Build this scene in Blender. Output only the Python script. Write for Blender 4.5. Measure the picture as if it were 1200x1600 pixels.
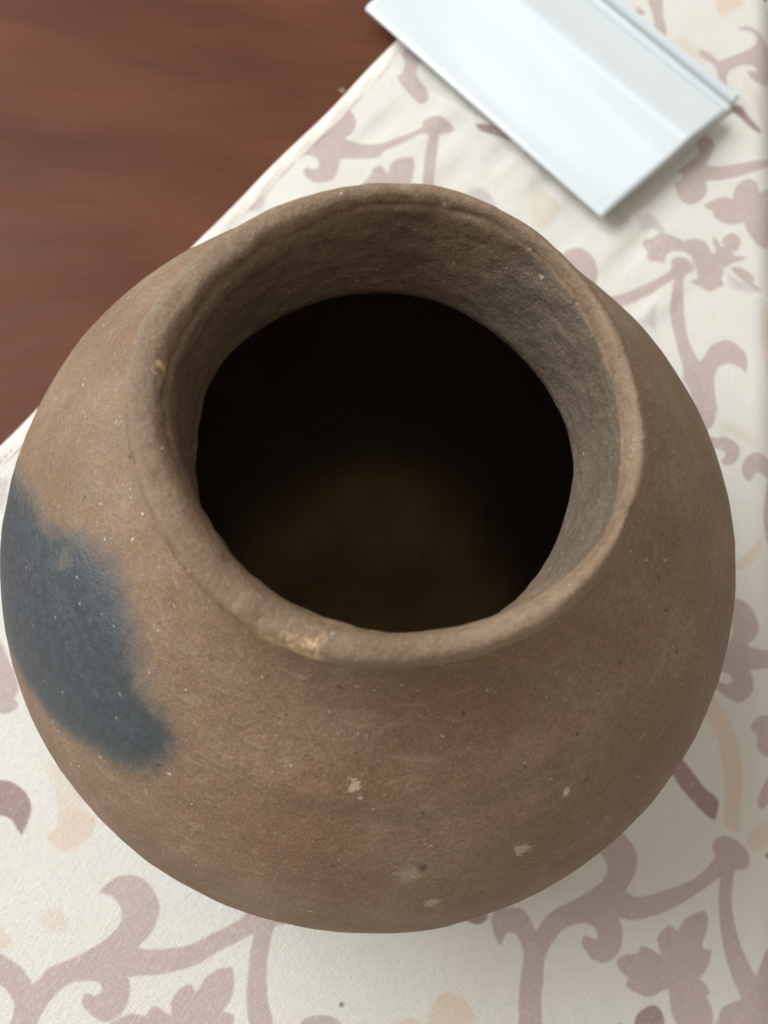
import bpy, bmesh, math, random
import numpy as np
from mathutils import Vector, Matrix

for o in list(bpy.data.objects):
    bpy.data.objects.remove(o)
scene = bpy.context.scene
C = scene.collection
MM = 0.001
R = math.radians

# ---------------------------------------------------------------- camera
cam_d = bpy.data.cameras.new("camera")
cam = bpy.data.objects.new("camera", cam_d)
C.objects.link(cam)
right = Vector((0.97783, 0.19971, 0.06296))
up = Vector((-0.20940, 0.93259, 0.29399))
fwd = Vector((0.0, 0.30065, -0.95373))
cam.matrix_world = Matrix(((right.x, up.x, -fwd.x, 3.13 * MM), (right.y, up.y, -fwd.y, -67.887 * MM),
                           (right.z, up.z, -fwd.z, 339.578 * MM), (0, 0, 0, 1)))
cam_d.sensor_fit = 'VERTICAL'
cam_d.lens = 26.0
cam_d.sensor_height = 26.0 * 1600.0 / 1300.0
cam_d.sensor_width = cam_d.sensor_height * 0.75
cam_d.clip_start = 0.005
cam_d.clip_end = 50.0
cam_d.dof.use_dof = True
cam_d.dof.focus_distance = 0.207
cam_d.dof.aperture_fstop = 12.0
scene.camera = cam

# ---------------------------------------------------------------- light
world = bpy.data.worlds.new("World")
scene.world = world
world.use_nodes = True
bg = world.node_tree.nodes["Background"]
bg.inputs[0].default_value = (1.0, 0.93, 0.82, 1)
bg.inputs[1].default_value = 0.55

def area(name, loc, target, size, size_y, energy, col):
    l = bpy.data.lights.new(name, 'AREA')
    l.shape = 'RECTANGLE'; l.size = size; l.size_y = size_y
    l.energy = energy; l.color = col
    o = bpy.data.objects.new(name, l); C.objects.link(o)
    o.location = loc
    o.rotation_euler = (Vector(target) - Vector(loc)).to_track_quat('-Z', 'Y').to_euler()
    return o
area("window_light", (-1.50, 0.42, 1.36), (0, 0.05, 0.1), 1.7, 1.2, 76.0, (0.90, 0.96, 1.0))
area("back_window_light", (0.22, 1.62, 1.42), (0.05, 0.28, 0.0), 0.7, 0.42, 2.6, (0.70, 0.86, 1.0))

vs = scene.view_settings
vs.view_transform = 'Standard'; vs.look = 'None'; vs.exposure = 0.0; vs.gamma = 1.0

# ---------------------------------------------------------------- helpers
def link(name, me, mat=None, parent=None):
    o = bpy.data.objects.new(name, me)
    C.objects.link(o)
    if mat: me.materials.append(mat)
    if parent: o.parent = parent
    return o

def tag(o, label, cat, group=None):
    o['label'] = label; o['category'] = cat
    if group: o['group'] = group
    return o

def grid_mesh(name, P, wrap=False, attrs=None, uv=None, keep=None):
    """P: (n, m, 3) array of points -> quad mesh; wrap closes the second axis."""
    n, m = P.shape[:2]
    idx = np.arange(n * m).reshape(n, m)
    if wrap:
        a = idx[:-1]; b = np.roll(idx, -1, 1)[:-1]; c = np.roll(idx, -1, 1)[1:]; d = idx[1:]
    else:
        a = idx[:-1, :-1]; b = idx[:-1, 1:]; c = idx[1:, 1:]; d = idx[1:, :-1]
    F = np.stack([a, b, c, d], -1).reshape(-1, 4)
    if keep is not None:
        k = keep.ravel()
        F = F[k[F].all(1)]
        used = np.zeros(n * m, bool); used[F.ravel()] = True
        remap = np.cumsum(used) - 1
        F = remap[F]
    else:
        used = np.ones(n * m, bool)
    V = P.reshape(-1, 3)[used]
    me = bpy.data.meshes.new(name)
    me.vertices.add(len(V)); me.vertices.foreach_set("co", V.astype(np.float32).ravel())
    me.loops.add(F.size); me.loops.foreach_set("vertex_index", F.astype(np.int32).ravel())
    me.polygons.add(len(F))
    me.polygons.foreach_set("loop_start", np.arange(0, F.size, 4, dtype=np.int32))
    me.polygons.foreach_set("use_smooth", np.ones(len(F), bool))
    me.update(calc_edges=True)
    for k, v in (attrs or {}).items():
        at = me.attributes.new(k, 'FLOAT', 'POINT')
        at.data.foreach_set("value", v.ravel()[used].astype(np.float32))
    if uv is not None:
        ul = me.uv_layers.new(name="UVMap")
        ul.data.foreach_set("uv", uv.reshape(-1, 2)[used][F.ravel()].astype(np.float32).ravel())
    me.validate()
    return me

def hash3(i, j, k, seed):
    h = (i * 374761393 + j * 668265263 + k * 2147483647 + seed * 974711) & 0xffffffff
    h = ((h ^ (h >> 13)) * 1274126177) & 0xffffffff
    h = (h ^ (h >> 16)) & 0xffffffff
    return h / 4294967295.0 * 2 - 1

def vnoise(P, scale, seed=0):
    """value noise in [-1,1] at points P (...,3), feature size = scale"""
    q = P / scale
    i = np.floor(q).astype(np.int64); f = q - i
    f = f * f * f * (f * (f * 6 - 15) + 10)
    r = 0
    for dx in (0, 1):
        for dy in (0, 1):
            for dz in (0, 1):
                w = (f[..., 0] if dx else 1 - f[..., 0]) * (f[..., 1] if dy else 1 - f[..., 1]) * (f[..., 2] if dz else 1 - f[..., 2])
                r = r + w * hash3(i[..., 0] + dx, i[..., 1] + dy, i[..., 2] + dz, seed)
    return r

def sdf_poly(X, Y, poly):
    """signed distance (negative inside) from points to a closed polygon"""
    d2 = np.full(X.shape, 1e12); s = np.zeros(X.shape, bool)
    n = len(poly)
    for i in range(n):
        ax, ay = poly[i]; bx, by = poly[(i + 1) % n]
        ex, ey = bx - ax, by - ay
        L = ex * ex + ey * ey + 1e-12
        wx, wy = X - ax, Y - ay
        t = np.clip((wx * ex + wy * ey) / L, 0, 1)
        d2 = np.minimum(d2, (wx - ex * t) ** 2 + (wy - ey * t) ** 2)
        if ay != by:
            c = ((ay > Y) != (by > Y)) & (X < ex * (Y - ay) / (by - ay) + ax)
            s ^= c
    d = np.sqrt(d2)
    return np.where(s, -d, d)

def smooth_poly(P, sub=4):
    """Catmull-Rom through the points, keeping sharp corners sharp"""
    P = np.asarray(P, float); n = len(P); out = []
    d = np.roll(P, -1, 0) - P
    L = np.linalg.norm(d, axis=1) + 1e-9
    u = d / L[:, None]
    cosang = (u * np.roll(u, 1, 0)).sum(1)
    sharp = cosang < 0.25
    tang = np.empty_like(P)
    for i in range(n):
        tang[i] = (P[(i + 1) % n] - P[i - 1]) / (L[i] + L[i - 1])
    for i in range(n):
        j = (i + 1) % n
        m0 = d[i] if sharp[i] else tang[i] * L[i]
        m1 = d[i] if sharp[j] else tang[j] * L[i]
        for k in range(sub):
            t = k / sub
            out.append((2*t**3-3*t**2+1)*P[i] + (t**3-2*t**2+t)*m0 + (-2*t**3+3*t**2)*P[j] + (t**3-t**2)*m1)
    return np.array(out)

def sstep(a, b, x):
    t = np.clip((x - a) / (b - a), 0, 1)
    return t * t * (3 - 2 * t)

class NT:
    """tiny node-tree builder"""
    def __init__(self, name):
        self.mat = bpy.data.materials.new(name); self.mat.use_nodes = True
        self.t = self.mat.node_tree; self.bsdf = self.t.nodes["Principled BSDF"]
    def n(self, typ, **kw):
        nd = self.t.nodes.new(typ)
        for k, v in kw.items():
            setattr(nd, k, v)
        return nd
    def put(self, sock, v):
        if hasattr(v, 'is_output') or isinstance(v, bpy.types.NodeSocket):
            self.t.links.new(v, sock)
        elif isinstance(v, (tuple, list)) and sock.type == 'RGBA' and len(v) == 3:
            sock.default_value = (*v, 1)
        else:
            sock.default_value = v
    def math(self, op, a, b=0.0, c=None, clamp=False):
        nd = self.n('ShaderNodeMath', operation=op, use_clamp=clamp)
        self.put(nd.inputs[0], a); self.put(nd.inputs[1], b)
        if c is not None: self.put(nd.inputs[2], c)
        return nd.outputs[0]
    def mr(self, v, a, b, c=0.0, d=1.0, smooth=True):
        nd = self.n('ShaderNodeMapRange', interpolation_type='SMOOTHSTEP' if smooth else 'LINEAR')
        for i, x in enumerate((v, a, b, c, d)): self.put(nd.inputs[i], x)
        return nd.outputs[0]
    def mix(self, f, a, b, mode='MIX'):
        nd = self.n('ShaderNodeMix', data_type='RGBA', blend_type=mode)
        self.put(nd.inputs[0], f); self.put(nd.inputs[6], a); self.put(nd.inputs[7], b)
        return nd.outputs[2]
    def noise(self, vec, scale, detail=3.0, rough=0.5, dist=0.0, out=0):
        nd = self.n('ShaderNodeTexNoise')
        self.put(nd.inputs['Vector'], vec); nd.inputs['Scale'].default_value = scale
        nd.inputs['Detail'].default_value = detail; nd.inputs['Roughness'].default_value = rough
        nd.inputs['Distortion'].default_value = dist
        return nd.outputs[out]
    def voro(self, vec, scale, out='Distance', feature='F1', rnd=1.0):
        nd = self.n('ShaderNodeTexVoronoi', feature=feature)
        self.put(nd.inputs['Vector'], vec); nd.inputs['Scale'].default_value = scale
        nd.inputs['Randomness'].default_value = rnd
        return nd.outputs[out]
    def obj(self):
        return self.n('ShaderNodeTexCoord').outputs['Object']
    def mapping(self, vec, scale=(1, 1, 1), rot=(0, 0, 0), loc=(0, 0, 0)):
        nd = self.n('ShaderNodeMapping')
        self.put(nd.inputs[0], vec); nd.inputs['Scale'].default_value = scale
        nd.inputs['Rotation'].default_value = rot; nd.inputs['Location'].default_value = loc
        return nd.outputs[0]
    def attr(self, name):
        return self.n('ShaderNodeAttribute', attribute_name=name).outputs['Fac']
    def bump(self, h, dist, strength=1.0, nrm=None):
        nd = self.n('ShaderNodeBump'); nd.inputs['Strength'].default_value = strength
        nd.inputs['Distance'].default_value = dist
        self.put(nd.inputs['Height'], h)
        if nrm is not None: self.put(nd.inputs['Normal'], nrm)
        return nd.outputs[0]
    def set(self, **kw):
        for k, v in kw.items():
            self.put(self.bsdf.inputs[k.replace('_', ' ')], v)
        return self.mat

# ---------------------------------------------------------------- materials
def mat_wood():
    m = NT("stained_wood")
    o = m.obj()
    g = m.mapping(o, (1, 1, 1), (0, 0, R(-7)))
    warp = m.noise(g, 5.0, 2, 0.4, 0, 1)
    gv = m.n('ShaderNodeVectorMath', operation='MULTIPLY_ADD')
    m.put(gv.inputs[0], warp); gv.inputs[1].default_value = (0, 0.11, 0); m.put(gv.inputs[2], g)
    gw = gv.outputs[0]
    s1 = m.noise(m.mapping(gw, (2.6, 9, 1)), 1.0, 4, 0.6)
    s2 = m.noise(m.mapping(gw, (9, 150, 1)), 1.0, 3, 0.6)
    s3 = m.noise(m.mapping(gw, (30, 900, 1)), 1.0, 2, 0.6)
    big = m.noise(g, 5.0, 3, 0.5)
    col = m.mix(m.mr(s1, 0.3, 0.72), (0.060, 0.020, 0.010), (0.142, 0.047, 0.022))
    col = m.mix(m.mr(big, 0.35, 0.75, 0, 0.55), col, (0.118, 0.046, 0.023))
    col = m.mix(m.mr(s2, 0.35, 0.62, 0.16, 0.0), col, (0.075, 0.027, 0.017))
    col = m.mix(m.mr(s3, 0.3, 0.55, 0.25, 0.0), col, (0.06, 0.022, 0.013))
    # dark mineral streaks
    st = m.noise(m.mapping(gw, (5, 34, 1), loc=(3.1, 1.7, 0)), 0.7, 4, 0.6)
    col = m.mix(m.mr(st, 0.57, 0.74, 0, 0.72), col, (0.042, 0.018, 0.013))
    rough = m.mr(s2, 0.3, 0.7, 0.50, 0.62)
    b = m.bump(s3, 0.00006, 0.3)
    return m.set(Base_Color=col, Roughness=rough, Normal=b, Specular_IOR_Level=0.10)

CLOTH_COLS = {0: (0.52, 0.405, 0.375), 1: (0.335, 0.218, 0.208), 2: (0.745, 0.61, 0.49), 3: (0.60, 0.52, 0.49), 4: (0.745, 0.655, 0.545)}
def mat_cloth():
    m = NT("printed_canvas")
    uv = m.n('ShaderNodeUVMap').outputs[0]
    sep = m.n('ShaderNodeSeparateXYZ'); m.put(sep.inputs[0], uv)
    u, v = sep.outputs[0], sep.outputs[1]
    wob = m.noise(uv, 22.0, 2)
    k = 2 * math.pi / 1.25e-3
    # plain weave: over/under checker of two thread families
    uu = m.math('MULTIPLY', m.math('ADD', u, m.math('MULTIPLY', wob, 0.0016)), k)
    vv = m.math('MULTIPLY', m.math('ADD', v, m.math('MULTIPLY', wob, 0.0011)), k)
    su = m.math('SINE', uu); sv = m.math('SINE', vv)
    weave = m.math('ADD', m.math('MULTIPLY', m.math('MULTIPLY', su, sv), 0.5),
                   m.math('MULTIPLY', m.math('ADD', m.math('SINE', m.math('MULTIPLY', uu, 2.0)), m.math('SINE', m.math('MULTIPLY', vv, 2.0))), 0.16))
    thread = m.noise(m.mapping(uv, (260, 1300, 1)), 1.0, 2, 0.6)
    thread2 = m.noise(m.mapping(uv, (1300, 260, 1)), 1.0, 2, 0.6)
    base = m.mix(m.noise(uv, 14.0, 3), (0.80, 0.768, 0.70), (0.77, 0.73, 0.655))
    base = m.mix(m.mr(m.noise(uv, 26.0, 3, 0.55, 0.4), 0.52, 0.75, 0, 0.4), base, (0.735, 0.665, 0.56))
    edge_n = m.math('MULTIPLY', m.math('SUBTRACT', m.noise(uv, 900.0, 2, 0.7), 0.5), 0.7)
    wv = m.math('MULTIPLY', weave, 0.22)
    col = base
    for c in (4, 2, 3, 0, 1):
        a = m.math('ADD', m.math('ADD', m.attr("print%d" % c), edge_n), wv)
        soft = 1.6 if c >= 3 else (0.8 if c == 2 else 0.42)
        f = m.mr(a, soft, -soft)
        pig = m.noise(uv, 60.0, 3)
        cc = m.mix(m.mr(pig, 0.3, 0.7, 0, 0.25), CLOTH_COLS[c], tuple(min(1, x * 1.12) for x in CLOTH_COLS[c]))
        f = m.math('MULTIPLY', f, m.math('SUBTRACT', 0.97, m.mr(thread, 0.55, 0.8, 0, 0.25)))
        col = m.mix(f, col, cc)
    th = m.math('ADD', m.mr(thread, 0.3, 0.7, -0.5, 0.5), m.mr(thread2, 0.3, 0.7, -0.5, 0.5))
    col = m.mix(m.mr(weave, -0.6, 0.15, 0.45, 0.0), col, (0.38, 0.32, 0.27))
    col = m.mix(m.mr(th, 0.1, 0.9, 0, 0.22), col, (0.85, 0.82, 0.76))
    h = m.math('ADD', weave, m.math('MULTIPLY', th, 0.35))
    b = m.bump(h, 0.00034, 1.0)
    return m.set(Base_Color=col, Roughness=0.92, Normal=b, Sheen_Weight=0.1)

def mat_hem():
    m = NT("hem_fabric")
    o = m.obj()
    n1 = m.noise(o, 40.0, 3)
    col = m.mix(m.mr(n1, 0.35, 0.65), (0.72, 0.675, 0.60), (0.60, 0.53, 0.49))
    col = m.mix(m.mr(m.noise(o, 1400, 2), 0.35, 0.6, 0.25, 0), col, (0.5, 0.44, 0.36))
    return m.set(Base_Color=col, Roughness=0.92, Normal=m.bump(m.noise(o, 1500, 2), 0.0002, 0.5))

def mat_thread():
    m = NT("cotton_thread")
    return m.set(Base_Color=(0.74, 0.67, 0.56), Roughness=0.9)

def mat_paper():
    m = NT("smooth_card")
    o = m.obj()
    n1 = m.noise(o, 30.0, 3)
    col = m.mix(n1, (0.54, 0.572, 0.582), (0.57, 0.60, 0.61))
    # small brown mark near the right corner of the top sheet
    d = m.n('ShaderNodeVectorMath', operation='DISTANCE')
    m.put(d.inputs[0], o); d.inputs[1].default_value = MARK
    col = m.mix(m.mr(d.outputs['Value'], 0.0024, 0.0008, 0, 0.5), col, (0.28, 0.25, 0.2))
    return m.set(Base_Color=col, Roughness=0.20, Normal=m.bump(m.noise(o, 900, 2), 0.00004, 0.15),
                 Specular_IOR_Level=0.6)

def mat_clay():
    m = NT("low_fired_clay")
    o = m.obj()
    n_big = m.noise(o, 14.0, 4, 0.55)
    n_mid = m.noise(m.mapping(o, loc=(1, 2, 3)), 45.0, 4, 0.6)
    n_fine = m.noise(o, 420.0, 4, 0.7)
    n_grit = m.noise(o, 1500.0, 2, 0.6)
    inner = m.attr("inner"); cloud = m.attr("cloud"); neck = m.attr("lip"); smoke = m.attr("smoke"); floor_ = m.attr("inside")
    body = m.mix(m.mr(n_big, 0.32, 0.68), (0.157, 0.092, 0.047), (0.226, 0.140, 0.076))
    body = m.mix(m.mr(n_mid, 0.45, 0.75, 0, 0.5), body, (0.30, 0.205, 0.138))
    red = m.noise(m.mapping(o, loc=(5.3, 0.4, 2.2)), 20.0, 3, 0.5)
    body = m.mix(m.mr(red, 0.50, 0.70, 0, 0.65), body, (0.178, 0.088, 0.046))
    grey = m.noise(m.mapping(o, loc=(8.3, 4.4, 1.2)), 24.0, 3, 0.55)
    body = m.mix(m.mr(grey, 0.56, 0.74, 0, 0.45), body, (0.185, 0.142, 0.105))
    # lip is a touch warmer, the smoked part of the neck greyer
    body = m.mix(m.math('MULTIPLY', neck, 0.6), body, m.mix(m.mr(n_mid, 0.35, 0.65), (0.1680, 0.1115, 0.0640), (0.2144, 0.1476, 0.0877)))
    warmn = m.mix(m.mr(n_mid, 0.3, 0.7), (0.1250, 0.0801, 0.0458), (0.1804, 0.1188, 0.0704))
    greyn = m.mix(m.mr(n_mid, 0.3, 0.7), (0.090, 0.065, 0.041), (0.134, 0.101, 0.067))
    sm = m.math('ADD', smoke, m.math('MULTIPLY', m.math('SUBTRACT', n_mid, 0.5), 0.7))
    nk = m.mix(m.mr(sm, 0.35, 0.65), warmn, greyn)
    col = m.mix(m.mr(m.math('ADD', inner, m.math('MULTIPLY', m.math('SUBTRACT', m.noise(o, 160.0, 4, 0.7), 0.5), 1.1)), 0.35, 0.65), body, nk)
    sand = m.noise(o, 950.0, 3, 0.75)
    sand2 = m.noise(m.mapping(o, loc=(4, 4, 4)), 1700.0, 2, 0.6)
    col = m.mix(m.mr(sand, 0.58, 0.36, 0, 0.34), col, (0.072, 0.047, 0.03))
    col = m.mix(m.mr(sand2, 0.56, 0.72, 0, 0.40), col, (0.36, 0.27, 0.185))
    # fine tooth of the clay
    col = m.mix(m.mr(n_fine, 0.36, 0.60, 0.26, 0.0), col, (0.11, 0.072, 0.046))
    col = m.mix(m.mr(n_fine, 0.56, 0.74, 0, 0.18), col, (0.40, 0.30, 0.21))
    # burnishing strokes that run round the body
    cv = m.n('ShaderNodeCombineXYZ'); m.put(cv.inputs[0], m.attr("turn")); 
    sx = m.n('ShaderNodeSeparateXYZ'); m.put(sx.inputs[0], o); m.put(cv.inputs[1], sx.outputs[2])
    bst = m.noise(m.mapping(cv.outputs[0], (55, 420, 1)), 1.0, 4, 0.62, 0.6)
    outer = m.math('SUBTRACT', 1.0, m.math('ADD', inner, floor_, clamp=True))
    col = m.mix(m.math('MULTIPLY', m.mr(bst, 0.58, 0.74, 0, 0.30), outer), col, (0.36, 0.265, 0.185))
    col = m.mix(m.math('MULTIPLY', m.mr(bst, 0.42, 0.28, 0, 0.25), outer), col, (0.14, 0.088, 0.054))
    # fire cloud
    cl = m.math('ADD', cloud, m.math('ADD', m.math('MULTIPLY', m.math('SUBTRACT', n_mid, 0.5), 6.0),
                                     m.math('MULTIPLY', m.math('SUBTRACT', n_fine, 0.5), 3.0)))
    cf = m.mr(cl, 6.0, -2.6)
    cf2 = m.mr(cl, 9.0, 0.0, 0, 0.30)
    worn = m.noise(m.mapping(o, (1.6, 1.6, 0.35), loc=(2, 7, 1)), 75.0, 6, 0.75)
    cfw = m.math('MULTIPLY', cf, m.mr(worn, 0.60, 0.86, 1.0, 0.45))
    ccol = m.mix(m.mr(n_fine, 0.35, 0.65), (0.035, 0.040, 0.045), (0.048, 0.054, 0.059))
    col = m.mix(cf2, col, (0.15, 0.125, 0.09))
    col = m.mix(cfw, col, ccol)
    # scuffs and inclusions at their own spots
    chips = []
    def spot(c, r, colour, amt=1.0, nscale=420.0, nd=1.5, st=(1, 1, 1)):
        nonlocal col
        d = m.n('ShaderNodeVectorMath', operation='DISTANCE')
        mp = m.mapping(o, st)
        m.put(d.inputs[0], mp); d.inputs[1].default_value = tuple(a * b * MM for a, b in zip(c, st))
        rr = m.math('DIVIDE', d.outputs['Value'], r * MM)
        rr = m.math('ADD', rr, m.math('MULTIPLY', m.math('SUBTRACT', m.noise(o, nscale, 3, 0.7), 0.5), 2 * nd))
        sm_ = m.mr(rr, 1.0, 0.35, 0, amt)
        chips.append(sm_)
        col = m.mix(sm_, col, colour)
    pale = (0.42, 0.33, 0.235)
    spot((8.8, -69.6, 152.4), 2.3, pale, 0.8)
    spot((57.4, -62.1, 141.8), 1.5, (0.45, 0.36, 0.25), 0.9, nd=0.5, st=(1.3, 0.75, 0.75))
    spot((51.1, -76.9, 133.2), 2.9, pale, 0.75)
    spot((33.8, -92.8, 123.7), 2.8, pale, 0.6)
    spot((28.7, -85.0, 135.7), 1.6, (0.05, 0.035, 0.025), 0.8)
    spot((26.0, -86.5, 134.4), 3.6, pale, 0.35)
    spot((-66.7, -34.2, 147.4), 4.2, (0.20, 0.175, 0.14), 0.3, st=(1, 1, 0.6))
    spot((-5.0, -48.3, 190.5), 4.2, (0.50, 0.33, 0.17), 0.9, nd=1.0, st=(0.8, 1, 1))
    spot((-12.0, -47.3, 190.0), 4.4, (0.44, 0.29, 0.15), 0.7, nd=1.0, st=(0.7, 1, 1))
    spot((-34.8, -34.0, 191.0), 2.6, (0.46, 0.38, 0.30), 0.8)
    spot((-44.8, -2.5, 193.0), 1.6, (0.50, 0.34, 0.18), 0.8)
    spot((-44.9, -5.4, 193.0), 1.9, (0.48, 0.32, 0.18), 0.8)
    # pits and bright grains
    jit = m.n('ShaderNodeVectorMath', operation='MULTIPLY_ADD')
    m.put(jit.inputs[0], m.noise(o, 700.0, 2, 0.6, 0, 1)); jit.inputs[1].default_value = (0.0022, 0.0022, 0.0022); m.put(jit.inputs[2], o)
    oj = jit.outputs[0]
    vd = m.voro(oj, 300.0); vc = m.voro(oj, 300.0, 'Color')
    sepc = m.n('ShaderNodeSeparateColor'); m.put(sepc.inputs[0], vc)
    pit = m.math('MULTIPLY', m.mr(vd, m.mr(sepc.outputs[1], 0, 1, 0.10, 0.30), 0.02), m.math('GREATER_THAN', sepc.outputs[0], 0.93))
    gd = m.voro(oj, 560.0); gc = m.voro(oj, 560.0, 'Color')
    sepg = m.n('ShaderNodeSeparateColor'); m.put(sepg.inputs[0], gc)
    grain = m.math('MULTIPLY', m.mr(gd, m.mr(sepg.outputs[0], 0, 1, 0.12, 0.36), 0.04), m.math('GREATER_THAN', sepg.outputs[1], m.mr(m.noise(o, 26.0, 2), 0.35, 0.65, 0.975, 0.89)))
    col = m.mix(m.math('MULTIPLY', pit, 0.75), col, (0.045, 0.03, 0.02))
    col = m.mix(m.math('MULTIPLY', grain, m.math('MULTIPLY_ADD', cfw, -0.25, 0.62)), col, (0.60, 0.52, 0.42))
    col = m.mix(floor_, col, m.mix(m.mr(n_big, 0.35, 0.65), (0.055, 0.036, 0.022), (0.085, 0.055, 0.03)))  # inner walls coloured darker to deepen the shade inside the pot
    col = m.mix(m.attr("painted_floor_light"), col, m.mix(m.mr(m.noise(o, 30.0, 3, 0.5), 0.25, 0.75), (0.25, 0.155, 0.062), (0.50, 0.315, 0.128)))  # paler ochre paints the light that falls through the mouth onto the floor
    rough = m.math('SUBTRACT', m.mr(n_fine, 0.3, 0.7, 0.62, 0.80), m.math('MULTIPLY', cfw, 0.20))
    h = m.math('ADD', m.math('ADD', m.math('MULTIPLY', n_fine, 0.8), m.math('MULTIPLY', sand, 0.8)), m.math('MULTIPLY', n_grit, 0.35))
    h = m.math('SUBTRACT', h, m.math('MULTIPLY', pit, 0.9))
    h = m.math('ADD', h, m.math('MULTIPLY', grain, 0.5))
    for sm_ in chips:
        h = m.math('SUBTRACT', h, m.math('MULTIPLY', sm_, 1.3))
    rl = m.noise(m.mapping(o, (1, 1, 1.3)), 330.0, 5, 0.72)
    rough_zone = m.math('ADD', inner, neck, clamp=True)
    h = m.math('ADD', h, m.math('MULTIPLY', rl, m.math('ADD', m.math('MULTIPLY_ADD', inner, 4.2, 0.4), m.math('MULTIPLY', neck, 0.5))))
    h = m.math('ADD', h, m.math('MULTIPLY', m.math('MULTIPLY', bst, outer), 1.6))
    b = m.bump(h, 0.0006, 0.46)
    return m.set(Base_Color=col, Roughness=rough, Normal=b, Specular_IOR_Level=0.42)

MARK = (0.0, 0.0, 0.0)

# ---------------------------------------------------------------- table
# right edge of the table (runs nearly along y), and the cloth hem, in mm
EDGE_P = np.array([147.9, 372.8]); EDGE_D = np.array([33.2, -496.3]); EDGE_D = EDGE_D / np.linalg.norm(EDGE_D)
EDGE_N = np.array([-EDGE_D[1], EDGE_D[0]])
if EDGE_N[0] < 0: EDGE_N = -EDGE_N
HEM_P = np.array([-162.2, 31.2]); HEM_D = np.array([120.7, 259.7]); HEM_D = HEM_D / np.linalg.norm(HEM_D)
HEM_N = np.array([HEM_D[1], -HEM_D[0]])
ROLL = 15.0        # radius of the rounded table edge
S0 = -7.0          # where the edge starts to round off

def make_table():
    # cross-section along EDGE_N swept along EDGE_D, ends capped by the same rounding
    prof = [(-700, 0.0)] + [(x, 0.0) for x in np.linspace(-600, S0 - 1, 24)]
    rr = ROLL - 1.0
    for k in range(13):
        a = k / 12 * math.pi / 2
        prof.append((S0 + rr * math.sin(a), -rr + rr * math.cos(a)))
    prof += [(S0 + rr, -22.0)]
    for k in range(1, 7):
        a = k / 6 * math.pi / 2
        prof.append((S0 + rr - 8 + 8 * math.cos(a), -22 - 8 * math.sin(a)))
    prof += [(-700, -30.0)]
    prof = np.array(prof)
    ts = np.linspace(-420, 700, 40)
    P = np.zeros((len(ts), len(prof), 3))
    for i, t in enumerate(ts):
        xy = EDGE_P[None] + EDGE_D[None] * t + EDGE_N[None] * prof[:, :1]
        P[i, :, :2] = xy; P[i, :, 2] = prof[:, 1]
    me = grid_mesh("wooden_table", P * MM, wrap=True)
    bm = bmesh.new(); bm.from_mesh(me)
    bmesh.ops.holes_fill(bm, edges=[e for e in bm.edges if e.is_boundary], sides=0)
    bmesh.ops.recalc_face_normals(bm, faces=bm.faces)
    bm.to_mesh(me); bm.free()
    o = link("wooden_table", me, mat_wood())
    tag(o, "reddish brown polished wooden table top with dark grain, bare at the upper left", "table")
make_table()

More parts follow.
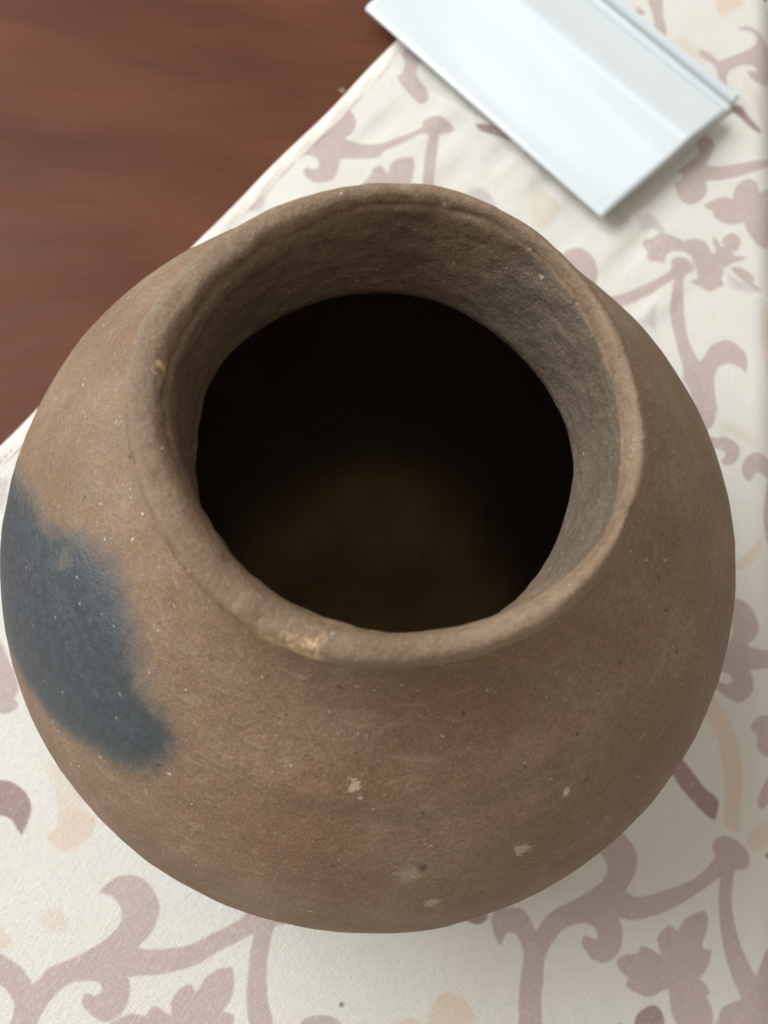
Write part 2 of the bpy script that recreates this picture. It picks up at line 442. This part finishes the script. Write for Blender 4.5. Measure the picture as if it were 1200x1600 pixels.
# ---------------------------------------------------------------- tablecloth with its print
PRINT = [
(0,[246,-178,254,-180,263,-178,275,-172,287,-166,300,-157,309,-146,313,-140,310,-134,310,-131,313,-126,319,-123,327,-124,333,-127,339,-133,340,-139,337,-144,329,-147,328,-156,328,-171,332,-185,336,-196,342,-206,350,-218,353,-208,359,-196,371,-197,374,-234,369,-256,328,-264,323,-254,324,-250,326,-243,333,-238,340,-234,339,-231,332,-220,326,-207,322,-194,319,-179,318,-165,318,-153,312,-159,300,-170,289,-179,277,-187,265,-193,254,-197,243,-197,247,-204,248,-213,246,-221,241,-227,235,-230,227,-229,222,-225,218,-219,219,-215,222,-213,224,-215,228,-215,229,-212,227,-208,221,-206,215,-206,214,-207,203,-213,195,-226,192,-237,193,-250,193,-262,196,-278,199,-295,180,-298,179,-281,177,-269,176,-257,176,-245,176,-235,173,-229,168,-223,165,-222,161,-224,159,-228,159,-234,154,-229,150,-222,148,-214,152,-208,165,-205,171,-205,177,-211,183,-220,185,-213,193,-202,206,-193,219,-183,228,-174,231,-165,229,-161,227,-157,220,-153,216,-149,218,-144,225,-139,233,-136,241,-138,249,-145,253,-154,253,-162,250,-170]),
(0,[308,-179,311,-184,311,-193,308,-204,311,-206,315,-205,315,-212,313,-219,309,-225,303,-227,309,-227,315,-231,317,-235,314,-237,318,-242,320,-249,320,-255,316,-264,304,-266,294,-259,289,-251,287,-243,286,-237,280,-241,272,-246,263,-245,256,-243,254,-240,256,-236,251,-234,246,-229,246,-225,252,-221,261,-218,262,-213,267,-213,274,-215,279,-218,276,-211,274,-205,278,-199,283,-194,286,-196,289,-199,292,-191,299,-184]),
(1,[263,-266,264,-260,269,-254,277,-250,282,-253,285,-258,286,-270,264,-275]),
(1,[251,-270,252,-266,256,-268,258,-275,250,-276]),
(2,[114,-294,114,-284,118,-274,125,-270,133,-270,139,-273,145,-280,148,-287,149,-303,119,-308]),
(2,[90,-298,95,-293,102,-291,110,-294,114,-309,92,-314]),
(4,[170,-283,171,-276,174,-282,175,-294,173,-295]),
(1,[129,-221,139,-222,145,-217,146,-213,129,-215]),
(2,[291,-20,297,-14,302,-18,312,-28,319,-40,325,-51,328,-62,329,-69,330,-82,330,-100,330,-118,324,-118,318,-114,317,-94,313,-73,309,-55,304,-44,297,-37]),
(1,[269,-79,278,-72,287,-78,293,-84,301,-91,312,-98,311,-114,303,-111,292,-103,280,-93,275,-87]),
(2,[337,-122,343,-112,354,-104,366,-99,367,-116,355,-122,346,-129,341,-131]),
(0,[344,-97,343,-92,346,-82,352,-72,357,-66,360,-82,353,-92,348,-97]),
(0,[334,-35,340,-26,349,-23,357,-25,360,-49,351,-56,345,-55,340,-50,340,-42,336,-39]),
(1,[352,-131,355,-128,360,-129,359,-134,354,-133]),
(0,[310,68,315,68,323,66,329,60,334,51,335,45,333,39,326,30,331,29,345,30,357,33,358,17,346,15,334,11,330,9,333,3,334,-5,331,-12,326,-17,321,-19,313,-17,306,-13,301,-11,300,-5,304,-4,309,-6,314,-5,316,-1,312,3,304,3,305,13,312,33,313,42,311,48,305,51,303,63]),
(0,[226,386,230,391,236,392,244,390,248,386,248,379,242,374,240,366,242,348,245,329,249,310,255,296,263,284,267,291,272,303,280,310,288,313,297,310,305,303,308,292,307,279,304,285,298,288,290,289,283,284,279,277,278,266,280,254,283,240,282,228,278,218,271,218,266,231,256,252,249,262,249,267,248,275,242,292,235,313,230,332,230,352,231,366,226,362,213,347,202,338,186,326,174,324,172,332,184,339,200,351,217,365,227,377]),
(0,[273,212,285,211,291,214,298,213,305,209,307,204,306,196,301,189,294,186,291,190,294,195,294,198,290,201,279,201]),
(0,[310,185,311,194,316,202,323,206,335,204,344,199,356,182,358,142,348,123,339,125,335,137,333,150,334,171,335,186,333,184,329,187,324,187,321,182,319,175,314,178]),
(4,[287,228,298,228,309,224,317,219,324,211,319,211,311,214,299,218,288,219]),
(2,[333,126,331,112,323,98,311,92,303,90,302,99,311,101,321,110,328,123]),
(0,[198,404,202,406,206,408,213,415,219,414,229,412,235,410,248,403,262,395,275,389,277,385,276,378,280,372,275,368,266,361,258,364,249,367,248,370,254,372,252,380,249,388,243,395,233,398,224,395,220,387,220,380,214,382,207,381,202,384,203,390,199,396]),
(0,[235,411,242,414,248,417,257,415,262,408,266,402,268,409,264,419,265,425,269,420,273,413,276,415,273,420,276,427,282,432,288,431,292,424,289,414,285,410,286,407,299,408,296,404,286,398,281,393,277,390,262,396,248,403]),
(0,[283,392,291,395,299,393,307,388,308,385,306,381,316,373,311,372,304,375,295,381,287,387]),
(3,[279,385,287,381,304,375,312,371,305,368,293,370,285,373]),
(0,[253,459,259,465,273,474,280,472,281,480,284,492,295,502,303,499,306,487,316,499,325,498,325,486,318,474,328,467,328,438,321,429,313,424,305,428,297,439,293,449,285,443,275,442,263,447,262,453,255,455]),
(3,[184,433,192,429,199,434,205,431,217,418,212,414,204,417,194,414,188,423]),
(4,[324,365,318,360,316,346,318,327,323,302,330,278,337,280,331,356]),
(3,[207,318,212,330,218,336,218,322,219,307,212,310,205,309,201,313]),
(0,[242,520,239,533,247,543,254,540,257,532,253,517,250,507,264,509,282,517,300,526,314,536,330,551,334,543,315,526,301,513,283,501,265,492,252,488,254,474,247,461,238,455,228,459,223,469,221,477,227,483,228,490,222,491,231,504]),
(0,[252,643,264,653,277,663,287,673,291,682,289,690,282,694,270,693,269,695,278,700,290,698,298,694,304,688,315,686,318,649,307,630,300,627,290,629,285,636,284,641,292,641,295,643,290,647,283,647,273,642,265,634,263,622,265,609,256,607,253,624,247,638,233,645,229,652,235,654,243,651]),
(1,[271,590,280,591,289,580,303,567,303,561,293,565,281,575,270,585]),
(0,[169,710,167,727,183,731,185,714,188,690,194,669,193,660,184,658,179,678,175,693,170,703]),
(0,[157,696,163,693,167,692,168,687,164,685,159,685]),
(2,[244,731,244,742,270,749,271,739,274,729,265,721,259,713,256,703,247,711,243,720]),
(4,[203,663,216,665,225,654,232,659,246,653,252,645,242,636,220,643]),
(4,[278,632,289,624,301,608,311,583,319,566,306,572,296,595,283,617]),
(0,[-134,473,-130,483,-121,487,-110,481,-102,470,-103,455,-109,447,-93,445,-75,449,-58,458,-70,452,-54,464,-37,479,-38,486,-32,493,-23,497,-13,493,-3,485,-11,479,-18,476,-17,456,-15,434,-13,416,-8,400,-20,397,-24,413,-26,431,-28,453,-28,472,-36,471,-52,455,-68,441,-72,433,-89,427,-108,422,-107,411,-109,397,-118,390,-129,389,-139,398,-138,405,-130,403,-126,410,-132,418,-141,418,-149,411,-156,409,-155,421,-147,434,-131,448,-126,456,-127,465]),
(0,[-58,414,-59,425,-55,434,-47,439,-39,442,-35,429,-35,406,-34,384,-54,375,-72,384,-82,393,-76,408,-74,419,-68,425,-63,420,-59,415]),
(3,[-186,346,-184,364,-173,387,-163,407,-156,424,-149,422,-159,393,-167,364,-168,346,-183,341]),
(0,[-88,568,-83,584,-71,583,-53,570,-48,562,-56,552,-52,536,-39,522,-38,513,-43,507,-52,512,-73,533,-69,541,-71,558,-81,570]),
(1,[14,497,26,498,42,494,54,488,53,485,35,488,20,490]),
(3,[19,516,31,515,52,501,62,487,54,489,30,498]),  # greyish shadow beside the card, painted in with the print
(3,[18,413,26,421,35,423,46,414,52,402,34,397]),
(0,[121,359,124,372,134,379,146,376,154,367,158,353,155,338,135,333]),
(4,[82,423,89,438,104,428,114,422,111,412,103,393,90,392]),
(0,[-140,-255,-136,-248,-129,-241,-120,-238,-110,-239,-101,-245,-94,-254,-93,-262,-95,-273,-102,-284,-91,-283,-76,-279,-65,-275,-53,-266,-42,-258,-32,-249,-31,-238,-33,-232,-23,-225,-7,-231,2,-240,-1,-249,-8,-251,-9,-267,-7,-282,-2,-299,6,-314,11,-327,-4,-330,-11,-317,-17,-302,-20,-285,-22,-268,-21,-258,-31,-266,-46,-277,-56,-286,-72,-294,-86,-299,-103,-303,-99,-311,-99,-322,-105,-331,-112,-334,-122,-331,-130,-325,-130,-318,-122,-319,-118,-316,-121,-311,-130,-311,-143,-316,-151,-327,-155,-337,-156,-344,-151,-363,-171,-367,-175,-348,-174,-344,-176,-335,-182,-328,-190,-325,-199,-328,-202,-337,-209,-326,-208,-313,-197,-306,-188,-308,-177,-312,-167,-320,-164,-317,-159,-308,-146,-300,-132,-289,-124,-281,-119,-272,-119,-264,-125,-257,-133,-254]),
(0,[-32,-283,-28,-294,-28,-304,-32,-312,-23,-313,-22,-321,-31,-335,-87,-345,-110,-344,-107,-335,-102,-330,-93,-325,-84,-325,-81,-318,-74,-319,-65,-323,-69,-313,-64,-303,-58,-299,-53,-305,-49,-294,-42,-287]),
(0,[23,-311,30,-304,44,-301,54,-305,58,-314,23,-321]),
(0,[-280,-91,-271,-92,-261,-103,-247,-120,-243,-129,-245,-134,-240,-137,-241,-142,-246,-146,-261,-145]),
(1,[-243,-200,-236,-194,-227,-193,-217,-196,-209,-202,-205,-209,-205,-219,-206,-229,-211,-224,-217,-219,-224,-217,-231,-219,-237,-218]),
(2,[-184,-206,-175,-202,-163,-203,-156,-207,-160,-222,-171,-232,-180,-231,-190,-225,-183,-218]),
(4,[-206,-175,-196,-173,-165,-196,-173,-205,-186,-206,-193,-191]),
(2,[-216,-283,-203,-288,-189,-298,-191,-301,-208,-304]),
(3,[-323,35,-315,36,-307,38,-303,17,-304,9,-312,4]),
(4,[-177,-277,-168,-270,-155,-276,-156,-284,-169,-285]),
]

def drape(x, y, z):
    """lay a flat cloth point (mm) over the rounded edge of the table"""
    s = (x - EDGE_P[0]) * EDGE_N[0] + (y - EDGE_P[1]) * EDGE_N[1]
    t = s - S0
    r = ROLL
    arc = r * math.pi / 2
    a = np.clip(t, 0, arc) / r
    ds = np.where(t > 0, r * np.sin(a), t) + S0
    dz = np.where(t > 0, -(r - r * np.cos(a)), 0) - np.maximum(t - arc, 0)
    # normal offset z
    nx = np.where(t > 0, np.sin(a), 0); nz = np.where(t > 0, np.cos(a), 1)
    dx = ds - s + nx * z
    return np.stack([x + EDGE_N[0] * dx, y + EDGE_N[1] * dx, dz + nz * z], -1), t

CREASE = np.array([[-160, 316], [-47.8, 272.0], [27.1, 243.6], [88.0, 213.9], [139.8, 188.9], [170, 178], [260, 140]])
def make_cloth():
    step = 1.2
    A = np.arange(-340, 440 + step, step); N = np.arange(3.0, 500, step)
    a, n = np.meshgrid(A, N, indexing='ij')
    x = HEM_P[0] + HEM_D[0] * a + HEM_N[0] * n
    y = HEM_P[1] + HEM_D[1] * a + HEM_N[1] * n
    attrs = {}
    for c in range(5):
        attrs["print%d" % c] = np.full(x.shape, 6.0)
    # copies of the scroll unit carry the print on past the picture's edges
    shapes = [(c, np.array(p, float).reshape(-1, 2) / 2) for c, p in PRINT]
    va = np.array([183.0, 43.0]); vb = np.array([5.0, -385.0])
    extra = []
    for k in (0, 1):
        for off in (va, va + vb * -0.5, vb, va + vb * 0.5, -va, -va - vb * 0.5):
            extra.append((shapes[k][0], shapes[k][1] + off))
    s_edge = lambda X, Y: (X - EDGE_P[0]) * EDGE_N[0] + (Y - EDGE_P[1]) * EDGE_N[1]
    for c, p in shapes:
        q = smooth_poly(p)
        lo = q.min(0) - 7; hi = q.max(0) + 7
        msk = (x > lo[0]) & (x < hi[0]) & (y > lo[1]) & (y < hi[1])
        if not msk.any(): continue
        d = sdf_poly(x[msk], y[msk], q)
        at = attrs["print%d" % c]
        at[msk] = np.minimum(at[msk], np.clip(d, -6, 6))
    for c, p in extra:
        if s_edge(p[:, 0], p[:, 1]).max() < 30 and p[:, 1].min() > -190: continue
        q = smooth_poly(p)
        lo = q.min(0) - 7; hi = q.max(0) + 7
        msk = (x > lo[0]) & (x < hi[0]) & (y > lo[1]) & (y < hi[1])
        msk &= (s_edge(x, y) > 12) | (y < -185 + 0.25 * (x + 91))
        if not msk.any(): continue
        d = sdf_poly(x[msk], y[msk], q)
        at = attrs["print%d" % c]
        at[msk] = np.minimum(at[msk], np.clip(d, -6, 6))
    P3 = np.stack([x, y, 0 * x], -1)
    z = 1.2 + 0.75 * vnoise(P3, 60, 1) + 0.22 * vnoise(P3, 24, 2)
    # flat under the pot
    rr = np.hypot(x - 2, y)
    z = np.where(rr < 60, 0.9 + (z - 0.9) * sstep(42, 60, rr), z)
    # fold crease left by the ironing: a small sharp ridge
    dc = np.full(x.shape, 1e9); side = np.zeros(x.shape)
    for i in range(len(CREASE) - 1):
        p, q = CREASE[i], CREASE[i + 1]; e = q - p; L = e @ e
        t = np.clip(((x - p[0]) * e[0] + (y - p[1]) * e[1]) / L, 0, 1)
        d = np.hypot(x - p[0] - e[0] * t, y - p[1] - e[1] * t)
        sd = np.sign(e[0] * (y - p[1]) - e[1] * (x - p[0]))
        better = d < dc
        side = np.where(better, sd, side); dc = np.minimum(dc, d)
    sdist = dc * side
    fade = sstep(0, 14, n)
    z = z + fade * np.where(sdist > 0, 1.5 * np.exp(-sdist / 7.0), 1.5 * np.exp(sdist / 1.0) * 0.55)
    # puckers pulled out from under the card, running across the crease
    cd = np.array([0.86, -0.51]); cu_ = (x * cd[0] + y * cd[1]); cv_ = sdist
    puck = vnoise(np.stack([cu_ / 9.0, cv_ / 45.0, 0 * x], -1), 1.0, 8)
    z = z + fade * 0.9 * np.exp(-((cv_ + 22) / 26.0) ** 2) * sstep(-70, -40, x) * sstep(150, 110, x) * puck
    # ripples between the crease and the rim of the pot, and near the hem
    z = z + 0.5 * sstep(40, 5, n) * np.sin(a / 13.0) * vnoise(P3, 40, 5)
    z = 0.75 + (z - 0.75) * sstep(4, 26, n)
    P, t = drape(x, y, z + 0.25)
    keep = t < 120
    uv = np.stack([a, n], -1) * MM
    me = grid_mesh("tablecloth", P * MM, attrs=attrs, uv=uv, keep=keep)
    o = link("tablecloth", me, mat_cloth())
    tag(o, "cream canvas tablecloth printed with mauve scrolls and leaves, lying diagonally over the table", "tablecloth")
    # hem: a doubled, rounded strip along the free edge
    ts = np.arange(-340, 440, 3.0)
    prof = [(-0.4, 0.1), (-0.6, 0.25), (-0.3, 0.45), (0.6, 0.75), (2.0, 1.0), (3.6, 1.15), (4.4, 1.2), (4.7, 1.12), (5.0, 1.2), (5.8, 1.24), (6.6, 1.2), (7.4, 0.95), (6.8, 0.1)]
    H = np.zeros((len(ts), len(prof), 3))
    for i, tt in enumerate(ts):
        w = 0.6 * math.sin(tt / 31.0) + 0.35 * math.sin(tt / 11.7 + 1)
        for j, (pn, pz) in enumerate(prof):
            q = HEM_P + HEM_D * tt + HEM_N * (pn + w)
            zz = pz + (0.35 * math.sin(tt / 4.1 + pn) if 1 < j < 11 else 0) * 0.5
            H[i, j] = (q[0], q[1], zz)
    ok = ((H[..., 0] - EDGE_P[0]) * EDGE_N[0] + (H[..., 1] - EDGE_P[1]) * EDGE_N[1]) < S0
    hm = link("hem", grid_mesh("hem", H * MM, keep=ok), mat_hem(), o)
    # row of stitches along the hem
    rnd = random.Random(4)
    bm = bmesh.new()
    tt = -330.0
    while tt < 330:
        q = HEM_P + HEM_D * tt + HEM_N * (4.7 + 0.6 * math.sin(tt / 31.0) + 0.35 * math.sin(tt / 11.7 + 1))
        m4 = Matrix.Translation(Vector((q[0], q[1], 1.3)) * MM) @ Matrix.Rotation(math.atan2(HEM_D[1], HEM_D[0]), 4, 'Z') @ Matrix.Diagonal((0.00125, 0.00028, 0.00022, 1))
        bmesh.ops.create_icosphere(bm, subdivisions=1, radius=1.0, matrix=m4)
        tt += 3.1
    sm = bpy.data.meshes.new("stitching"); bm.to_mesh(sm); bm.free()
    st = link("stitching", sm, mat_thread(), hm); st['kind'] = 'stuff'
    # loose threads at the hem
    for k, (tt, ln, ang) in enumerate([(241, 4.5, 2.0), (243, 3.5, 2.7), (118, 3, 2.5)]):
        cu = []
        q = HEM_P + HEM_D * tt
        for i in range(9):
            f = i / 8
            aa = ang + 0.7 * math.sin(f * 3 + k)
            cu.append((q[0] + math.cos(aa) * ln * f, q[1] + math.sin(aa) * ln * f, 1.3 - 1.0 * f + 1.2 * math.sin(f * 3.1)))
        T = np.zeros((9, 6, 3))
        for i, p in enumerate(cu):
            for j in range(6):
                b = j / 6 * 2 * math.pi
                T[i, j] = (p[0] + 0.09 * math.cos(b), p[1] + 0.09 * math.sin(b), p[2] + 0.09 * math.sin(b + 0.7))
        link("loose_thread", grid_mesh("loose_thread", T * MM, wrap=True), bpy.data.materials["cotton_thread"], o)
make_cloth()

# ---------------------------------------------------------------- clay pot
def crom(P, sub):
    """Catmull-Rom along axis 0; sub = list of samples per segment"""
    out = []
    n = len(P)
    for i in range(n - 1):
        p0 = P[max(i - 1, 0)]; p1 = P[i]; p2 = P[i + 1]; p3 = P[min(i + 2, n - 1)]
        for k in range(sub[i]):
            t = k / sub[i]
            out.append(0.5 * ((2 * p1) + (-p0 + p2) * t + (2*p0 - 5*p1 + 4*p2 - p3) * t*t + (-p0 + 3*p1 - 3*p2 + p3) * t**3))
    out.append(P[-1])
    return np.array(out)

RIM_W = [-0.0022, -0.0094, -0.0031, -0.0056, 0.0074, -0.0081, -0.0026, 0.0005]
THR_W = [0.0016, -0.0026, 0.0032, 0.0051, -0.0003, -0.0042, -0.0014, 0.01]
CLOUD = [(-3.09, 114.8), (-2.895, 136.2), (-2.796, 140.7), (-2.739, 147.2), (-2.693, 151.6), (-2.591, 154.5), (-2.495, 155.4), (-2.357, 154.1),
         (-2.248, 151.8), (-2.16, 149.7), (-2.041, 147.5), (-2.035, 143.6), (-2.076, 138.9), (-2.197, 133.4), (-2.365, 124.6), (-2.503, 119.7),
         (-2.645, 110.7), (-2.80, 98), (-3.0, 84), (-3.25, 80), (-3.4, 90), (-3.33, 106)]
def make_pot():
    NT_ = 720
    T = np.linspace(0, 2 * math.pi, NT_, endpoint=False)
    ser = lambda co: sum(co[2*i] * np.cos(k * T) + co[2*i+1] * np.sin(k * T) for i, k in enumerate((2, 3, 4, 5)))
    rw = 1 + ser(RIM_W); tw = 1 + ser(THR_W)
    one = np.ones_like(T)
    Rb, zc, cc, H = 109.9, 83.3, 89.5, 193.4
    ell = lambda z, R=Rb, c=cc: R * np.sqrt(np.maximum(0, 1 - ((z - zc) / c) ** 2))
    # width of the folded lip: wide on the left, narrow on the right
    lipw = 5.5 - 1.9 * np.cos(T) - 1.1 * np.sin(T) + 0.3 * np.sin(3 * T) + 0.2 * np.sin(5 * T)
    pts = []; sub = []; flags = []
    def add(r, z, s, cx=0.0, cy=0.0, fl=0.0):
        pts.append(np.stack([(r * one), (z * one), cx * one, cy * one], -1)); sub.append(s)
    BX = 2.0
    add(0.5, 1.2, 4, BX); add(30, 1.2, 5, BX); add(38, 1.6, 4, BX)
    for z in (4, 12, 24, 40, 58):
        add(ell(z), z, 10, BX)
    for z in (74, 86, 98, 110, 121, 131, 139):
        add(ell(z), z, 14, BX)
    add(ell(146), 146, 14, BX * .9); add(73.5, 151.3, 12, BX * .8); add(64.5, 157.0, 12, BX * .6); add(56.0, 163.3, 10, BX * .4)
    add(50.0 * rw, 170.0, 10, BX * .2); add(46.6 * rw, 176.5, 9); add(46.0 * rw, 182.0, 8); add(47.9 * rw, 185.3, 8)
    add(50.2 * rw, 188.8, 7); add(50.5 * rw, 191.9, 6); add(49.0 * rw, 194.1, 7)
    add(50.0 * rw - lipw * 0.66, 193.8, 6); add(50.0 * rw - lipw, 191.2, 6)
    add(50.0 * rw - lipw - 0.9, 187.6, 8)
    r_in = 50.0 * rw - lipw - 0.9
    tc = 42.7 * tw
    add(r_in * .62 + tc * .38 + 0.2, 184.0, 9, .1); add(r_in * .25 + tc * .75 + 0.1, 176.0, 9, .3)
    add(tc, 168.5, 7, .5, -.3); add(tc, 164.6, 7, .5, -.3); add(tc + 2.2, 160.2, 5, .5); add(53, 154.5, 5, BX * .5); add(64, 148.6, 5, BX)
    for z in (140, 120, 95, 70, 45, 25):
        add(ell(z, 101.5, 81), z, 5, BX)
    add(44, 12, 4, BX); add(30, 9.5, 4, BX); add(0.5, 9, 4, BX)
    K = np.array(pts)                        # (ncontrol, NT, 4)
    Q = crom(K, sub[:-1])
    cid = crom(np.arange(len(pts), dtype=float)[:, None, None] * np.ones((1, 1, 1)), sub[:-1])[:, 0, 0]
    r, z = Q[..., 0], Q[..., 1]
    base = np.stack([Q[..., 2] + r * np.cos(T), Q[..., 3] + r * np.sin(T), z], -1)
    # outward normals (numerical)
    dT = np.roll(base, -1, 1) - np.roll(base, 1, 1)
    dS = np.gradient(base, axis=0)
    nr = np.cross(dT, dS); nr /= (np.linalg.norm(nr, axis=-1, keepdims=True) + 1e-12)
    ids = cid[:, None] * np.ones_like(r)
    i_lip0 = 21.0      # start of the lip roll
    lipmask = sstep(21.2, 22.4, ids) * sstep(28.6, 27.0, ids)
    inner = sstep(26.8, 27.6, ids)
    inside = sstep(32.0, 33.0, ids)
    disp = 0.32 * vnoise(base, 60, 3) + 0.18 * vnoise(base, 19, 4) + 0.12 * vnoise(base, 8, 6) + 0.08 * vnoise(base, 3.6, 9)
    disp = disp * sstep(20, 60, z + 200 * inner) 
    # scraping marks on shoulder, lumpier lip
    disp += lipmask * (0.30 * vnoise(base, 13, 12) + 0.10 * vnoise(base, 4.2, 13) + 0.05 * vnoise(base, 2.0, 14))
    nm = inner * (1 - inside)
    disp += nm * (0.30 * vnoise(base * np.array([1, 1, 1.8]), 7, 21) + 0.20 * vnoise(base * np.array([1, 1, 1.6]), 3.2, 22))
    ang = np.broadcast_to(T, r.shape)
    def wrap(d): return (d + math.pi) % (2 * math.pi) - math.pi
    # the seam where the lip was folded over: a groove, deepest on the upper left
    seam_c = 27.0 + 0.18 * np.sin(3 * ang + 1) + 0.22 * vnoise(base, 12, 31) + 0.18 * vnoise(base, 3, 32)
    seam_d = np.exp(-((ids - seam_c) / 0.16) ** 2)
    seam_a = 0.12 + 0.9 * np.exp(-(wrap(ang - R(160)) / R(38)) ** 2) + 0.25 * np.exp(-(wrap(ang - R(95)) / R(30)) ** 2)
    seam_a = seam_a * (0.7 + 0.6 * vnoise(base, 6, 33))
    disp -= 1.5 * seam_d * np.clip(seam_a, 0, 2)
    # ridge on the lip side of the seam
    disp += 0.6 * np.exp(-((ids - seam_c + 0.75) / 0.5) ** 2) * np.clip(seam_a, 0, 2)
    # nick in the lip at the right
    nick = np.exp(-(wrap(ang - R(-14)) / R(2.2)) ** 2) * sstep(21.5, 23, ids) * sstep(28, 26, ids)
    disp -= 1.3 * nick
    step = sstep(R(-15), R(-12), wrap(ang)) * sstep(R(40), R(5), wrap(ang))
    disp += 0.45 * step * lipmask
    # fold edge under the near lip
    und = np.exp(-((ids - 21.7) / 0.5) ** 2) * np.exp(-(wrap(ang - R(-75)) / R(50)) ** 2)
    disp -= 1.0 * und
    P = base + nr * disp[..., None]
    P[..., 2] += lipmask * (0.9 * np.exp(-(wrap(ang - R(88)) / R(40)) ** 2) + 0.7 * np.sin(2 * ang + 0.5) + 0.4 * np.sin(3 * ang + 2))
    # keep the foot on the cloth
    low = ids < 2.5
    P[..., 2] = np.where(low, np.maximum(base[..., 2], 1.1), P[..., 2])
    # fire cloud as a distance on the unrolled shoulder (angle*radius, height)
    angc = np.where(ang > math.pi * 0.5, ang - 2 * math.pi, ang)
    poly = np.array([(a * 85.0, h * 1.25) for a, h in CLOUD])
    poly = smooth_poly(poly, 3)
    cloud = np.full(r.shape, 30.0)
    msk = (ids < 18) & (angc * 85 > poly[:, 0].min() - 25) & (angc * 85 < poly[:, 0].max() + 25) & (z > 50)
    cloud[msk] = sdf_poly(angc[msk] * 85.0, z[msk] * 1.25, poly)
    smoke = np.exp(-(wrap(ang - R(20)) / R(56)) ** 4)
    turn = wrap(ang - math.pi * 1.5) * 0.085
    painted_floor_light = inside * sstep(68, 42, np.hypot(base[..., 0] - 5, base[..., 1] + 3) + 4 * vnoise(base, 30, 51) + 0.3 * np.maximum(z - 20, 0))  # mask for the pool of light painted on the inner floor
    attrs = dict(turn=turn, painted_floor_light=painted_floor_light, inner=nm, inside=inside, lip=lipmask, cloud=cloud, smoke=smoke)
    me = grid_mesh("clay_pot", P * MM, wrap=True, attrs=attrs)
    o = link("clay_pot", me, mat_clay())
    tag(o, "round brown clay pot with a wide mouth and a blue grey scorch on its shoulder", "clay pot")
make_pot()

# ---------------------------------------------------------------- folded card
def make_card():
    global MARK
    # frame of the card: u along the fold (P1->P2), v from the fold to the open edge
    P1 = np.array([-59.6, 297.0]); P2 = np.array([75.8, 202.5])
    u = (P2 - P1); Lu = np.linalg.norm(u); u = u / Lu
    P3 = np.array([129.2, 280.5])
    v = P3 - P2; Lv = np.linalg.norm(v); v = v / Lv
    # cross-section (v, z): lower leaf from its far edge to the fold, round the fold, top leaf back
    low = [(Lv + 12.6, 10.4), (Lv + 10.8, 7.6), (Lv + 8, 2.4), (Lv - 25, 1.7), (60, 2.2), (40, 3.6), (20, 5.6), (8, 7.0), (2.5, 7.8)]
    fold = [(0.3, 8.6), (-0.3, 9.7), (0.3, 10.8), (2.2, 11.7)]
    top = [(8, 12.2), (20, 12.5), (34, 12.4), (46, 12.5), (55, 13.3), (61, 13.9), (67, 13.6), (78, 11.9), (88, 10.6), (Lv, 9.8)]
    prof = crom(np.array(low + fold + top), [6] * (len(low + fold + top) - 1))
    nu = 60
    thick = 0.32
    us = np.linspace(0, 1, nu)
    def surf(off):
        P = np.zeros((nu, len(prof), 3))
        tan = np.gradient(prof, axis=0); nrm = np.stack([-tan[:, 1], tan[:, 0]], -1); nrm /= np.linalg.norm(nrm, axis=1)[:, None]
        for i, f in enumerate(us):
            for j in range(len(prof)):
                pv, pz = prof[j] + nrm[j] * off
                s = j / (len(prof) - 1)
                # lower leaf ends a little short at the near-right end
                uu = f * Lu
                if s < 0.42: uu = f * (Lu - 1.0)
                topw = sstep(0.5, 0.8, np.array(s))
                lift = topw * (2.2 * (f - 0.5) ** 2 - 0.4 + 0.5 * math.sin(f * 4 + pv / 30))
                q = P1 + u * uu + v * pv
                P[i, j] = (q[0], q[1], pz + lift)
        return P
    a, b = surf(-thick / 2), surf(thick / 2)
    n, m = a.shape[:2]
    # closed shell: ring over (top side, bottom side)
    ring = np.concatenate([a, b[:, ::-1]], 1)
    me = grid_mesh("folded_card", ring * MM, wrap=True)
    bm = bmesh.new(); bm.from_mesh(me)
    bm.verts.ensure_lookup_table()
    k = ring.shape[1]
    for e in (0, n - 1):
        for j in range(m - 1):
            f4 = [e * k + j, e * k + j + 1, e * k + (k - 2 - j), e * k + (k - 1 - j)]
            bm.faces.new([bm.verts[i] for i in f4])
    bmesh.ops.recalc_face_normals(bm, faces=bm.faces)
    bm.to_mesh(me); bm.free()
    mk = P1 + u * (Lu * 0.93) + v * (Lv * 0.93)
    MARK = (mk[0] * MM, mk[1] * MM, 0.0132)
    o = link("folded_card", me, mat_paper())
    tag(o, "white glossy folded card lying across the crease of the tablecloth behind the pot", "folded card")
make_card()

# ---------------------------------------------------------------- tiny crumb in front of the pot
def make_crumb():
    bm = bmesh.new()
    bmesh.ops.create_icosphere(bm, subdivisions=2, radius=1.0)
    rnd = random.Random(2)
    for v in bm.verts:
        v.co *= 0.8 + 0.4 * rnd.random()
        v.co = Vector((v.co.x * 0.55, v.co.y * 0.8, v.co.z * 0.4)) * MM
    me = bpy.data.meshes.new("crumb"); bm.to_mesh(me); bm.free()
    m = NT("dry_herb"); m.set(Base_Color=m.mix(m.noise(m.obj(), 900, 2), (0.16, 0.17, 0.06), (0.25, 0.24, 0.12)), Roughness=0.9)
    o = link("crumb", me, m.mat)
    o.location = Vector(CRUMB) * MM
    tag(o, "tiny green crumb on the bare cream cloth in front of the pot", "crumb")
CRUMB = (24.9, -146.0, 1.7)
make_crumb()
